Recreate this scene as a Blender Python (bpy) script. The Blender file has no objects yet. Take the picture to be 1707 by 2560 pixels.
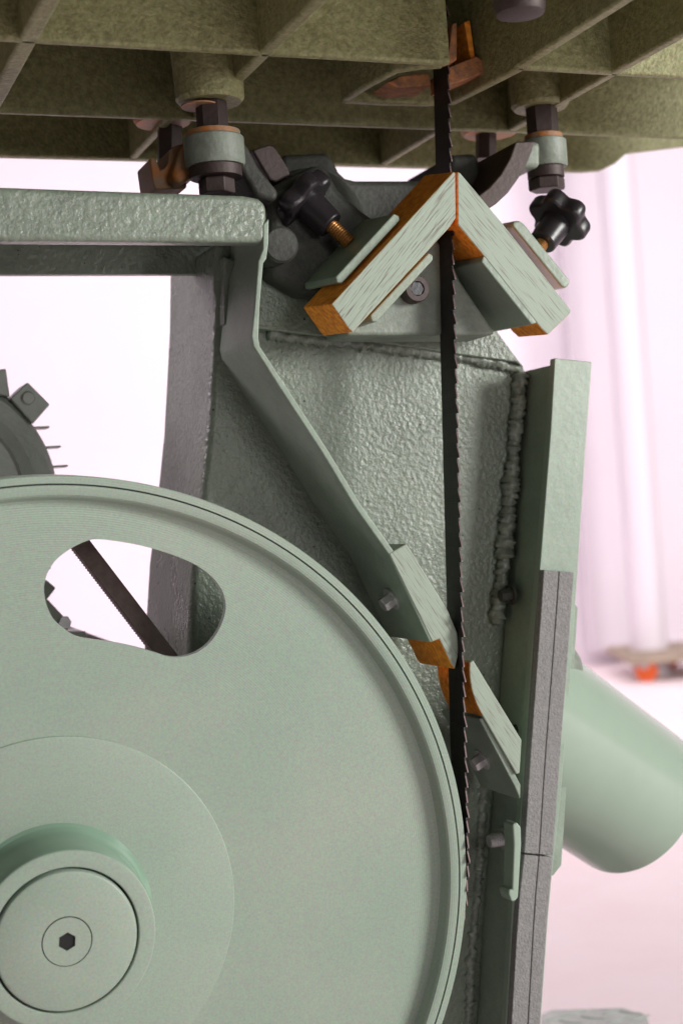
import bpy, bmesh, math, random
from mathutils import Vector, Matrix
random.seed(7)
R = math.radians
scene = bpy.context.scene
COL = scene.collection

# ------------------------------------------------------------------ camera
F, CX, CY = 3650.0, 853.5, 1280.0          # focal length and centre in photo pixels
ROLL = R(4.0)
CAM = Vector((0, 0, 0.62))
cr, sr = math.cos(ROLL), math.sin(ROLL)
def camvec(u, w, v):                        # camera right / forward / up -> world
    return Vector((u*cr + v*sr, w, -u*sr + v*cr))
cam_data = bpy.data.cameras.new('camera')
cam = bpy.data.objects.new('camera', cam_data); COL.objects.link(cam)
right, up = camvec(1, 0, 0), camvec(0, 0, 1)
cam.matrix_world = Matrix(((right.x, up.x, 0, CAM.x), (right.y, up.y, -1, CAM.y), (right.z, up.z, 0, CAM.z), (0, 0, 0, 1)))
cam_data.sensor_fit = 'VERTICAL'; cam_data.sensor_height = 36.0
cam_data.lens = F/2560*36
cam_data.clip_start = 0.02; cam_data.clip_end = 100
cam_data.dof.use_dof = True; cam_data.dof.focus_distance = 1.07; cam_data.dof.aperture_fstop = 5.6
scene.camera = cam

# ------------------------------------------------------------------ light
world = bpy.data.worlds.new('World'); scene.world = world; world.use_nodes = True
bg = world.node_tree.nodes['Background']
bg.inputs['Color'].default_value = (1.0, 0.965, 0.975, 1); bg.inputs['Strength'].default_value = 0.03
def area(name, loc, target, sx, sy, power, col):
    l = bpy.data.lights.new(name, 'AREA'); l.shape = 'RECTANGLE'; l.size = sx; l.size_y = sy
    l.energy = power; l.color = col
    o = bpy.data.objects.new(name, l); COL.objects.link(o); o.location = loc
    o.rotation_euler = (Vector(target)-Vector(loc)).to_track_quat('-Z', 'Y').to_euler()
    return o
area('softbox_light', (4.0, -0.25, 1.36), (0.05, 1.05, 0.66), 1.5, 1.2, 200, (1.0, 0.985, 0.95))
area('front_light', (1.35, -1.15, 1.02), (0.05, 1.05, 0.66), 0.8, 0.6, 11, (1.0, 0.985, 0.95))
area('window_light', (-2.3, 1.75, 1.85), (0.0, 1.2, 0.62), 1.0, 1.0, 34, (1.0, 0.84, 0.94))
hl = area('hall_light', (0.0, 3.0, 3.2), (0.3, 4.8, 0.1), 6.0, 0.8, 82, (1.0, 0.93, 0.96)); hl.data.spread = R(120)
scene.view_settings.view_transform = 'Standard'; scene.view_settings.look = 'None'
scene.view_settings.exposure = 0.0; scene.view_settings.gamma = 1.0

# ------------------------------------------------------------------ frames
YAW = R(22.0)
XM = Vector((math.cos(YAW), math.sin(YAW), 0)); YM = Vector((-math.sin(YAW), math.cos(YAW), 0)); ZM = Vector((0, 0, 1))
def ray(px, py): return camvec((px-CX)/F, 1.0, -(py-CY)/F)
WY = camvec(-math.sin(R(20.7))*math.cos(R(2.4)), math.cos(R(20.7))*math.cos(R(2.4)), math.sin(R(2.4)))
WX = (camvec(math.cos(R(20.7)), math.sin(R(20.7)), 0)).normalized(); WZ = WX.cross(WY).normalized()
WC = CAM + ray(146.96, 2315.3)*0.9917       # wheel centre
D0 = (WC-CAM).dot(YM)                       # machine depth of the wheel's front
def PX(px, py, d):                          # photo pixel on the machine plane at depth d
    r = ray(px, py); return CAM + r*((D0+d)/r.dot(YM))
def MP(px, py, z):                          # photo pixel on a level plane -> machine x, d
    r = ray(px, py); p = r*(z/r.z); return p.dot(XM), p.dot(YM)-D0
def W(x, d, z): return CAM + XM*x + YM*(D0+d) + ZM*z
def mx(px, py, d): return (PX(px, py, d)-CAM).dot(XM)

# ------------------------------------------------------------------ materials
def nodes(name):
    m = bpy.data.materials.new(name); m.use_nodes = True
    nt = m.node_tree; b = nt.nodes['Principled BSDF']
    return m, nt, b
def N(nt, t, **kw):
    n = nt.nodes.new(t)
    for k, v in kw.items(): setattr(n, k, v)
    return n
def surf(name, col, rough=.5, metal=0., bump=0., bscale=200., mottle=0., mscale=30., col2=None, spec=.5, rough_var=0., detail=4., stretch=None, fine=0., pits=0.):
    m, nt, b = nodes(name); L = nt.links
    b.inputs['Base Color'].default_value = (*col, 1); b.inputs['Roughness'].default_value = rough
    b.inputs['Metallic'].default_value = metal; b.inputs['Specular IOR Level'].default_value = spec
    tc = N(nt, 'ShaderNodeTexCoord'); vec = tc.outputs['Object']
    if stretch:
        mp = N(nt, 'ShaderNodeMapping'); mp.inputs['Scale'].default_value = stretch
        L.new(vec, mp.inputs['Vector']); vec = mp.outputs['Vector']
    if mottle > 0:
        n = N(nt, 'ShaderNodeTexNoise'); n.inputs['Scale'].default_value = mscale; n.inputs['Detail'].default_value = 8; n.inputs['Roughness'].default_value = .65
        L.new(vec, n.inputs['Vector'])
        rp = N(nt, 'ShaderNodeValToRGB'); rp.color_ramp.elements[0].position = .35; rp.color_ramp.elements[1].position = .68
        c2 = col2 or tuple(c*(1-mottle) for c in col)
        rp.color_ramp.elements[0].color = (*c2, 1); rp.color_ramp.elements[1].color = (*col, 1)
        L.new(n.outputs['Fac'], rp.inputs['Fac']); L.new(rp.outputs['Color'], b.inputs['Base Color'])
    if fine > 0:
        nf = N(nt, 'ShaderNodeTexNoise'); nf.inputs['Scale'].default_value = 620; nf.inputs['Detail'].default_value = 2
        L.new(tc.outputs['Object'], nf.inputs['Vector'])
        hs = N(nt, 'ShaderNodeMix', data_type='RGBA', blend_type='OVERLAY'); hs.inputs[0].default_value = fine
        src = b.inputs['Base Color'].links[0].from_socket if b.inputs['Base Color'].links else None
        if src: L.new(src, hs.inputs[6])
        else: hs.inputs[6].default_value = (*col, 1)
        L.new(nf.outputs['Color'], hs.inputs[7]); L.new(hs.outputs[2], b.inputs['Base Color'])
    if pits > 0:
        vo = N(nt, 'ShaderNodeTexVoronoi'); vo.inputs['Scale'].default_value = 75
        L.new(tc.outputs['Object'], vo.inputs['Vector'])
        pr = N(nt, 'ShaderNodeValToRGB'); pr.color_ramp.elements[0].position = pits*.6; pr.color_ramp.elements[1].position = pits
        pr.color_ramp.elements[0].color = (.06, .06, .05, 1); pr.color_ramp.elements[1].color = (1, 1, 1, 1)
        L.new(vo.outputs['Distance'], pr.inputs['Fac'])
        pm = N(nt, 'ShaderNodeMix', data_type='RGBA', blend_type='MULTIPLY'); pm.inputs[0].default_value = 1.0
        src = b.inputs['Base Color'].links[0].from_socket if b.inputs['Base Color'].links else None
        if src: L.new(src, pm.inputs[6])
        else: pm.inputs[6].default_value = (*col, 1)
        L.new(pr.outputs['Color'], pm.inputs[7]); L.new(pm.outputs[2], b.inputs['Base Color'])
    if rough_var > 0:
        n2 = N(nt, 'ShaderNodeTexNoise'); n2.inputs['Scale'].default_value = 25; n2.inputs['Detail'].default_value = 6
        mr = N(nt, 'ShaderNodeMapRange'); mr.inputs['To Min'].default_value = rough-rough_var; mr.inputs['To Max'].default_value = rough+rough_var
        L.new(vec, n2.inputs['Vector']); L.new(n2.outputs['Fac'], mr.inputs['Value']); L.new(mr.outputs['Result'], b.inputs['Roughness'])
    if bump > 0:
        n3 = N(nt, 'ShaderNodeTexNoise'); n3.inputs['Scale'].default_value = bscale; n3.inputs['Detail'].default_value = detail
        bp = N(nt, 'ShaderNodeBump'); bp.inputs['Strength'].default_value = bump; bp.inputs['Distance'].default_value = .0015
        L.new(vec, n3.inputs['Vector']); L.new(n3.outputs['Fac'], bp.inputs['Height']); L.new(bp.outputs['Normal'], b.inputs['Normal'])
    return m
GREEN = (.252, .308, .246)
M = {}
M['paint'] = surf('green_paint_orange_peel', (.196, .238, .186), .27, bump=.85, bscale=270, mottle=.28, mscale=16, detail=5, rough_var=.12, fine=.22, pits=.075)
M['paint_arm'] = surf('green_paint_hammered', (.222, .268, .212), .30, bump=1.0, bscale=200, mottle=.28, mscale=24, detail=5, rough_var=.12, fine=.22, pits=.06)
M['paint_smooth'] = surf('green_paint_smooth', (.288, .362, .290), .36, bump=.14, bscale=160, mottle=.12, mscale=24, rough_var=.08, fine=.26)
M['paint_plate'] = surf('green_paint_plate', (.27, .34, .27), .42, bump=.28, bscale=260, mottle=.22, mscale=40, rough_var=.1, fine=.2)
M['weld'] = surf('painted_weld', (.25, .285, .235), .30, bump=1.0, bscale=170, mottle=.5, mscale=110, detail=5, fine=.2)
M['cast'] = surf('olive_cast_iron', (.295, .295, .140), .55, bump=1.0, bscale=360, mottle=.35, mscale=200, col2=(.155, .152, .06), detail=6, fine=.3)
M['cast_dark'] = surf('dark_cast_iron', (.058, .060, .051), .58, bump=.5, bscale=240, mottle=.5, mscale=60, detail=5, fine=.25, spec=.3)
M['cast_grey'] = surf('grey_green_casting', (.225, .262, .215), .5, bump=.4, bscale=260, mottle=.35, mscale=60, detail=5, fine=.22)
M['steel_dark'] = surf('brown_steel', (.068, .049, .049), .55, metal=.35, bump=.25, bscale=300, mottle=.4, mscale=90, col2=(.05, .035, .03))
M['rust'] = surf('rusty_iron', (.42, .17, .055), .75, bump=.8, bscale=260, mottle=.5, mscale=120, col2=(.17, .085, .045), detail=6)
M['rust_cast'] = surf('rust_streaked_casting', (.225, .195, .14), .6, bump=.5, bscale=240, mottle=.5, mscale=75, col2=(.42, .14, .02), detail=6)
M['blade'] = surf('blade_steel', (.026, .02, .021), .42, metal=.4, bump=.12, bscale=400, mottle=.35, mscale=70, stretch=(1, 1, .2))
M['tooth'] = surf('ground_tooth_steel', (.17, .115, .115), .5, metal=.4)
M['foam'] = surf('grey_foam', (.29, .285, .28), .95, bump=.8, bscale=520, mottle=.25, mscale=300, spec=.1)
M['plastic'] = surf('black_plastic', (.018, .015, .018), .33, bump=.08, bscale=500)
M['brass'] = surf('yellow_zinc_thread', (.42, .20, .06), .35, metal=.7)
M['zinc'] = surf('zinc_bolt', (.55, .54, .55), .32, metal=.6, bump=.1, bscale=300)
M['black'] = surf('black_gap', (.008, .008, .008), .7)
M['socket'] = surf('dark_socket', (.05, .05, .055), .4, metal=.4, bump=.3, bscale=300)
M['motor'] = surf('motor_paint', (.36, .40, .35), .38, bump=.25, bscale=250, mottle=.2, mscale=60)
M['belt'] = surf('belt_rubber', (.105, .072, .062), .7, bump=.3, bscale=400, mottle=.35, mscale=120)
M['wall'] = surf('pale_wall_paint', (.86, .785, .845), .8, mottle=.06, mscale=.8)
M['wall_panel'] = surf('lilac_grey_panel', (.80, .73, .79), .7, mottle=.06, mscale=1.5)
M['white'] = surf('white_duct_paint', (.76, .695, .755), .5)
M['floor'] = surf('pale_floor_screed', (.97, .86, .88), .7, mottle=.16, mscale=2.2, col2=(.93, .765, .785))
M['tread'] = surf('worn_chequer_paint', (.50, .56, .50), .22, bump=.2, bscale=80, mottle=.3, mscale=40)
M['dolly'] = surf('dolly_board', (.42, .33, .25), .7, mottle=.3, mscale=9)
M['orange'] = surf('orange_caster', (.75, .12, .015), .5)
M['grey'] = surf('grey_bracket', (.45, .40, .42), .5)

def wood(name):
    m, nt, b = nodes(name); L = nt.links
    b.inputs['Roughness'].default_value = .65
    tc = N(nt, 'ShaderNodeTexCoord'); mp = N(nt, 'ShaderNodeMapping'); mp.inputs['Scale'].default_value = (40, 300, 300)
    L.new(tc.outputs['Object'], mp.inputs['Vector'])
    n = N(nt, 'ShaderNodeTexNoise'); n.inputs['Scale'].default_value = 1.0; n.inputs['Detail'].default_value = 6
    L.new(mp.outputs['Vector'], n.inputs['Vector'])
    rp = N(nt, 'ShaderNodeValToRGB'); e = rp.color_ramp.elements
    e[0].position = .35; e[0].color = (.62, .175, .010, 1); e[1].position = .65; e[1].color = (.95, .36, .03, 1)
    L.new(n.outputs['Fac'], rp.inputs['Fac']); L.new(rp.outputs['Color'], b.inputs['Base Color'])
    bp = N(nt, 'ShaderNodeBump'); bp.inputs['Strength'].default_value = .3; bp.inputs['Distance'].default_value = .0008
    L.new(n.outputs['Fac'], bp.inputs['Height']); L.new(bp.outputs['Normal'], b.inputs['Normal'])
    return m
M['wood'] = wood('raw_orange_wood')
def wood_paint(name, ang, strength=1.0):          # painted end grain with fine dark pores along the bar
    m, nt, b = nodes(name); L = nt.links
    b.inputs['Roughness'].default_value = .5
    tc = N(nt, 'ShaderNodeTexCoord')
    r0 = N(nt, 'ShaderNodeMapping'); r0.inputs['Rotation'].default_value = (0, 0, -YAW)
    L.new(tc.outputs['Object'], r0.inputs['Vector'])
    r1 = N(nt, 'ShaderNodeMapping'); r1.inputs['Rotation'].default_value = (0, ang, 0)
    L.new(r0.outputs['Vector'], r1.inputs['Vector'])
    mp = N(nt, 'ShaderNodeMapping'); mp.inputs['Scale'].default_value = (48, 980, 980)
    L.new(r1.outputs['Vector'], mp.inputs['Vector'])
    n = N(nt, 'ShaderNodeTexNoise'); n.inputs['Scale'].default_value = 1.0; n.inputs['Detail'].default_value = 3
    L.new(mp.outputs['Vector'], n.inputs['Vector'])
    rp = N(nt, 'ShaderNodeValToRGB'); e = rp.color_ramp.elements
    e[0].position = .29; e[0].color = (.10*strength+.2*(1-strength), .085*strength+.2*(1-strength), .06*strength+.17*(1-strength), 1); e[1].position = .46; e[1].color = (.29, .352, .28, 1)
    L.new(n.outputs['Fac'], rp.inputs['Fac']); L.new(rp.outputs['Color'], b.inputs['Base Color'])
    bp = N(nt, 'ShaderNodeBump'); bp.inputs['Strength'].default_value = .5*strength; bp.inputs['Distance'].default_value = .0006
    L.new(n.outputs['Fac'], bp.inputs['Height']); L.new(bp.outputs['Normal'], b.inputs['Normal'])
    return m
M['wood_paint_a'] = wood_paint('painted_wood_grain', R(47))
M['wood_paint_b'] = wood_paint('painted_wood_faint', R(-49), .45)
M['wood_paint_c'] = wood_paint('painted_wood_steep', R(-58), .5)

def wheel_paint():
    m, nt, b = nodes('turned_wheel_paint'); L = nt.links
    b.inputs['Base Color'].default_value = (.318, .358, .298, 1); b.inputs['Roughness'].default_value = .36
    tc = N(nt, 'ShaderNodeTexCoord'); sx = N(nt, 'ShaderNodeSeparateXYZ'); L.new(tc.outputs['Object'], sx.inputs[0])
    cb = N(nt, 'ShaderNodeCombineXYZ'); L.new(sx.outputs['X'], cb.inputs['X']); L.new(sx.outputs['Z'], cb.inputs['Y'])
    ln = N(nt, 'ShaderNodeVectorMath', operation='LENGTH'); L.new(cb.outputs[0], ln.inputs[0])
    mu = N(nt, 'ShaderNodeMath', operation='MULTIPLY'); mu.inputs[1].default_value = 2*math.pi/.0016; L.new(ln.outputs['Value'], mu.inputs[0])
    si = N(nt, 'ShaderNodeMath', operation='SINE'); L.new(mu.outputs[0], si.inputs[0])
    rg = N(nt, 'ShaderNodeMapRange'); rg.inputs['From Min'].default_value = .15; rg.inputs['From Max'].default_value = .29
    rg.inputs['To Min'].default_value = .04; rg.inputs['To Max'].default_value = .19; L.new(ln.outputs['Value'], rg.inputs['Value'])
    n3 = N(nt, 'ShaderNodeTexNoise'); n3.inputs['Scale'].default_value = 90; n3.inputs['Detail'].default_value = 3
    L.new(tc.outputs['Object'], n3.inputs['Vector'])
    ma = N(nt, 'ShaderNodeMath', operation='MULTIPLY'); L.new(si.outputs[0], ma.inputs[0]); L.new(rg.outputs['Result'], ma.inputs[1])
    ad = N(nt, 'ShaderNodeMath', operation='MULTIPLY_ADD'); ad.inputs[1].default_value = .35; L.new(n3.outputs['Fac'], ad.inputs[0]); L.new(ma.outputs[0], ad.inputs[2])
    bp = N(nt, 'ShaderNodeBump'); bp.inputs['Strength'].default_value = .5; bp.inputs['Distance'].default_value = .0004
    L.new(ad.outputs[0], bp.inputs['Height']); L.new(bp.outputs['Normal'], b.inputs['Normal'])
    n = N(nt, 'ShaderNodeTexNoise'); n.inputs['Scale'].default_value = 9; n.inputs['Detail'].default_value = 6
    rp = N(nt, 'ShaderNodeValToRGB'); e = rp.color_ramp.elements
    e[0].position = .3; e[0].color = (.275, .360, .290, 1); e[1].position = .7; e[1].color = (.325, .384, .316, 1)
    L.new(tc.outputs['Object'], n.inputs['Vector']); L.new(n.outputs['Fac'], rp.inputs['Fac'])
    n1 = N(nt, 'ShaderNodeTexNoise', noise_dimensions='1D'); n1.inputs['Scale'].default_value = 140; n1.inputs['Detail'].default_value = 6
    L.new(ln.outputs['Value'], n1.inputs['W'])
    mr1 = N(nt, 'ShaderNodeMapRange'); mr1.inputs['To Min'].default_value = .25; mr1.inputs['To Max'].default_value = .47
    L.new(n1.outputs['Fac'], mr1.inputs['Value']); L.new(mr1.outputs['Result'], b.inputs['Roughness'])
    nf = N(nt, 'ShaderNodeTexNoise'); nf.inputs['Scale'].default_value = 620; nf.inputs['Detail'].default_value = 2
    L.new(tc.outputs['Object'], nf.inputs['Vector'])
    hs = N(nt, 'ShaderNodeMix', data_type='RGBA', blend_type='OVERLAY'); hs.inputs[0].default_value = .28
    L.new(rp.outputs['Color'], hs.inputs[6]); L.new(nf.outputs['Color'], hs.inputs[7])
    ns = N(nt, 'ShaderNodeTexNoise'); ns.inputs['Scale'].default_value = 55; ns.inputs['Detail'].default_value = 8; ns.inputs['Roughness'].default_value = .8
    L.new(tc.outputs['Object'], ns.inputs['Vector'])
    rs = N(nt, 'ShaderNodeValToRGB'); rs.color_ramp.elements[0].position = .24; rs.color_ramp.elements[0].color = (.35, .36, .32, 1); rs.color_ramp.elements[1].position = .29; rs.color_ramp.elements[1].color = (1, 1, 1, 1)
    L.new(ns.outputs['Fac'], rs.inputs['Fac'])
    mm = N(nt, 'ShaderNodeMix', data_type='RGBA', blend_type='MULTIPLY'); mm.inputs[0].default_value = .8
    L.new(hs.outputs[2], mm.inputs[6]); L.new(rs.outputs['Color'], mm.inputs[7]); L.new(mm.outputs[2], b.inputs['Base Color'])
    return m
M['wheel'] = wheel_paint()
M['hub_gloss'] = surf('green_hub_gloss', (.225, .345, .255), .16, bump=.06, bscale=50, mottle=.1, mscale=20)
M['gloss'] = surf('green_gloss_paint', (.315, .405, .325), .2, bump=.05, bscale=60, mottle=.06, mscale=14)

# ------------------------------------------------------------------ mesh helpers
class B:
    """vertices and faces collected in world space"""
    def __init__(s): s.v = []; s.f = []; s.mi = []
    def add(s, vs, fs, mi=0):
        k = len(s.v); s.v += [Vector(v) for v in vs]; s.f += [tuple(i+k for i in f) for f in fs]
        s.mi += mi if isinstance(mi, list) else [mi]*len(fs)
        return s
    def loft(s, rings, closed=True, caps=True, mi=0):
        n = len(rings[0]); vs = [p for r in rings for p in r]; fs = []
        for i in range(len(rings)-1):
            for j in range(n if closed else n-1):
                a, b = i*n+j, i*n+(j+1) % n
                fs.append((a, b, b+n, a+n))
        if caps:
            fs.append(tuple(range(n))[::-1]); fs.append(tuple(range((len(rings)-1)*n, len(rings)*n)))
        return s.add(vs, fs, mi)
    def prism(s, poly, d1, d2, back=None, front_mi=0, side_mi=0):
        fr = [PX(x, y, d1) for x, y in poly]
        bk = [PX(x, y, d2) for x, y in back] if back else [p+YM*(d2-d1) for p in fr]
        n = len(poly); fs = [tuple(range(n)), tuple(range(n, 2*n))[::-1]]
        mi = [front_mi, side_mi]
        for i in range(n): fs.append((i, (i+1) % n, (i+1) % n+n, i+n)); mi.append(side_mi)
        return s.add(fr+bk, fs, mi)
    def box(s, x0, x1, d0, d1, z0, z1):
        c = [W(x, d, z) for z in (z0, z1) for d in (d0, d1) for x in (x0, x1)]
        return s.add(c, [(0, 1, 3, 2), (4, 6, 7, 5), (0, 4, 5, 1), (2, 3, 7, 6), (0, 2, 6, 4), (1, 5, 7, 3)])
    def ring(s, c, ax, r, n, ph=0., e=None):
        ax = Vector(ax).normalized(); t = e or (ax.orthogonal() if abs(ax.z) > .9 else ZM.cross(ax))
        t = (t-ax*t.dot(ax)).normalized(); q = ax.cross(t)
        return [c+t*(r*math.cos(ph+2*math.pi*i/n))+q*(r*math.sin(ph+2*math.pi*i/n)) for i in range(n)]
    def lathe(s, c, ax, prof, n=48, ph=0., e=None, caps=True):
        ax = Vector(ax).normalized(); return s.loft([s.ring(c+ax*h, ax, max(r, 1e-5), n, ph, e) for r, h in prof], caps=caps)
    def cyl(s, a, b, r, n=32, r2=None, ph=0., e=None):
        ax = b-a; return s.lathe(a, ax, [(r, 0), (r if r2 is None else r2, ax.length)], n, ph, e)
def thing(name, label, cat, loc, group=None):
    o = bpy.data.objects.new(name, None); COL.objects.link(o); o.location = loc; o.empty_display_size = .02
    o['label'] = label; o['category'] = cat
    if group: o['group'] = group
    return o
def mesh_obj(name, b, mats, parent=None, bevel=0., seg=2, sharp=32, smooth=True, local=False):
    me = bpy.data.meshes.new(name)
    c = Vector() if local else sum(b.v, Vector())/len(b.v)
    me.from_pydata([v-c for v in b.v], [], b.f); me.validate()
    bm = bmesh.new(); bm.from_mesh(me)
    if len(bm.faces) == len(b.mi):
        bm.faces.ensure_lookup_table()
        for f, k in zip(bm.faces, b.mi): f.material_index = k
    bmesh.ops.recalc_face_normals(bm, faces=bm.faces); bm.to_mesh(me); bm.free()
    mats = mats if isinstance(mats, (list, tuple)) else [mats]
    for m in mats: me.materials.append(M[m])
    if smooth:
        me.polygons.foreach_set('use_smooth', [True]*len(me.polygons)); me.set_sharp_from_angle(angle=R(sharp))
    o = bpy.data.objects.new(name, me); COL.objects.link(o); o.location = c
    if parent:
        root = parent; off = Vector()
        while root: off += root.location; root = root.parent
        o.parent = parent
        if not local: o.location = c-off
    if bevel > 0:
        md = o.modifiers.new('bevel', 'BEVEL'); md.width = bevel; md.segments = seg; md.limit_method = 'ANGLE'; md.angle_limit = R(38); md.harden_normals = True
    return o
def tag(o, label, cat, group=None, kind=None):
    if label: o['label'] = label
    if cat: o['category'] = cat
    if group: o['group'] = group
    if kind: o['kind'] = kind
    return o
def hexagon(c, ax, r, h, ph=0., e=None):
    return B().lathe(c, ax, [(r*.94, 0), (r, h*.1), (r, h*.88), (r*.88, h)], 6, ph, e)
def bead(path, r, seed, step=.0016, n=12, lump=.35):
    rnd = random.Random(seed); pts = []
    for a, b in zip(path[:-1], path[1:]):
        k = max(1, int((b-a).length/step)); pts += [a.lerp(b, i/k) for i in range(k)]
    pts.append(path[-1]); bb = B(); rings = []; ph = rnd.random()*6; drift = 0.
    for i, p in enumerate(pts):
        t = (pts[min(i+1, len(pts)-1)]-pts[max(i-1, 0)]).normalized()
        drift = .75*(drift)+.25*rnd.uniform(-1, 1); rr = r*(.92+.55*drift+.10*math.sin(i*.8+ph+2.3*math.sin(i*.07)))
        if i in (0, len(pts)-1): rr *= .5
        q = p+Vector((rnd.uniform(-1, 1), 0, rnd.uniform(-1, 1)))*r*.22
        ring = bb.ring(q, t, rr, n, rnd.random()*.3)
        rings.append([q+(v-q)*rnd.uniform(.84, 1.16) for v in ring])
    return bb.loft(rings)

# ------------------------------------------------------------------ setting
def plane(name, pts, mat):
    o = mesh_obj(name, B().add(pts, [tuple(range(len(pts)))]), mat); o['kind'] = 'structure'; return o
plane('floor', [(-9, -4, 0), (9, -4, 0), (9, 5.6, 0), (-9, 5.6, 0)], 'floor')
plane('wall', [(-9, 5.35, -.1), (9, 5.35, -.1), (9, 5.35, 5), (-9, 5.35, 5)], 'wall')

# ------------------------------------------------------------------ machine frame
fr = thing('saw_frame', 'pale green welded steel frame with arm, angled flange and broad post behind the wheel', 'machine frame', PX(900, 1900, .1))
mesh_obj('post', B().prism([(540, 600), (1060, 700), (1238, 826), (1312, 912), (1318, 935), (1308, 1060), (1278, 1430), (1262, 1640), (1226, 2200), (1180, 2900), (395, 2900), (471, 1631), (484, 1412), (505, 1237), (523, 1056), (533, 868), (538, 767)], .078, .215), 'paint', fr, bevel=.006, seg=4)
outer = [(673, 545), (672, 608), (667, 646), (659, 658), (650, 767), (647, 845), (651, 866), (711, 958), (820, 1125), (900, 1258), (984, 1376), (1086, 1604)]
inner = [(1074, 1606), (972, 1388), (886, 1266), (806, 1133), (697, 966), (634, 866), (629, 840), (637, 760), (646, 652), (657, 622), (658, 560)]
mesh_obj('angled_flange', B().prism(outer+inner, 0, .0785), 'paint_plate', fr, bevel=.0012)
ARM = [(-260, 456), (350, 478), (610, 487), (648, 494), (668, 510), (671, 604), (655, 606), (-260, 599)]
mesh_obj('arm', B().prism(ARM, .0005, .0185), 'paint_arm', fr, bevel=.009, seg=5)
fz = [PX(x, y, .0005) for x, y in ((-260, 456), (655, 494))]; zb = min(p.z for p in fz)
bb = B()
t0, t1 = fz; q = [t0+YM*.004-ZM*.004, t1+YM*.004-ZM*.004, t1+YM*.14-ZM*.004, t0+YM*.14-ZM*.004]
mesh_obj('arm_top', B().loft([[p-ZM*.006 for p in q], q]), 'paint_arm', fr, bevel=.001)
BK = [(-260, 470), (700, 500), (700, 606), (-260, 599)]
q = [PX(x, y, .0005)+YM*.132 for x, y in BK]
mesh_obj('arm_back', B().loft([q, [p+YM*.008 for p in q]]), 'paint_arm', fr, bevel=.001)
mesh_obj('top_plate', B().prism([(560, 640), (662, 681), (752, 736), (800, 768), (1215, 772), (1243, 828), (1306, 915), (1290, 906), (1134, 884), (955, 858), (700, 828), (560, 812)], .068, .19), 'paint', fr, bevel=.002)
mesh_obj('side_plate', B().prism([(1379, 912), (1386, 912), (1376, 1073), (1351, 1392), (1332, 1596), (1313, 1862), (1301, 2044), (1281, 2260), (1262, 2600), (1240, 2900), (1233, 2900), (1255, 2600), (1274, 2260), (1294, 2044), (1306, 1862), (1325, 1596), (1344, 1392), (1369, 1073)], .036, .10), 'paint_plate', fr, bevel=.0006)
Ls = [(1386, 895), (1376, 1073), (1351, 1392), (1332, 1596), (1313, 1862), (1301, 2044), (1281, 2260), (1264, 2560), (1245, 2900)]
Rs = [(1330, 2900), (1351, 2560), (1369, 2300), (1379, 2190), (1400, 2000), (1425, 1700), (1443, 1435), (1462, 1130), (1479, 905)]
mesh_obj('corner_flange', B().prism(Ls+Rs, .028, .036), 'paint_smooth', fr, bevel=.0008)
wl = [PX(x, y, .0752) for x, y in [(1300, 930), (1291, 1035), (1276, 1200), (1257, 1400), (1247, 1480), (1238, 1560)]]
mesh_obj('weld_bead', bead(wl, .0066, 1), 'weld', fr, sharp=80)
wl = [PX(x, y, .079) for x, y in [(1207, 1960), (1200, 2090), (1193, 2209), (1178, 2363), (1168, 2559), (1160, 2700)]]
mesh_obj('weld_bead', bead(wl, .0046, 2), 'weld', fr, sharp=80)
wl = [PX(x, y, .076) for x, y in [(668, 836), (760, 848), (860, 858), (955, 868), (1088, 884), (1134, 892), (1230, 905), (1300, 925)]]
mesh_obj('weld_bead', bead(wl, .0046, 3), 'weld', fr, sharp=80)
rs_ = random.Random(5)
for k in range(16):
    px_, py_ = rs_.uniform(690, 1230), 0
    py_ = 850+(px_-690)*.1+rs_.uniform(4, 60)
    r_s = rs_.uniform(.0006, .0014); c_ = PX(px_, py_, .0782)
    mesh_obj('weld_spatter', B().lathe(c_+YM*.0004, -YM, [(r_s, 0), (r_s*.85, r_s*.5), (r_s*.4, r_s*.85), (r_s*.05, r_s*.95)], 10), 'weld', fr)
# ring round the chip opening in the side plate
pax = camvec(.55, .78, -.30).normalized(); c = PX(1335, 1668, .066)
orim = mesh_obj('opening_rim', B().lathe(c, -pax, [(.0300, -.03), (.0300, 0), (.0290, .001), (.0278, 0), (.0278, -.03)], 72, caps=False), 'cast_grey', fr)
mesh_obj('opening', B().lathe(c, -pax, [(.0279, -.012), (.0279, -.010)], 48), 'black', orim)  # black disc in place of a hole, its inner darkness put into the colour
# dust port side plate
mesh_obj('port_plate', B().prism([(1428, 1503), (1437, 1509), (1444, 1519), (1403, 2163), (1382, 2190), (1374, 2186)], .046, .26), 'paint_plate', fr, bevel=.0008)

def on_plane_bolt(parent, px, py, d, rpx, ax, h, mat, washer=True, name='hex_bolt', ph=.3):
    c = PX(px, py, d); r = rpx*(D0+d)/F*1.05
    o = mesh_obj(name, hexagon(c, ax, r, h, ph), mat, parent, bevel=.0004)
    if washer:
        a = Vector(ax).normalized()
        mesh_obj('washer', B().cyl(c-a*.0016, c+a*.0008, r*1.5), mat, o, bevel=.0003)
    return o
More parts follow.
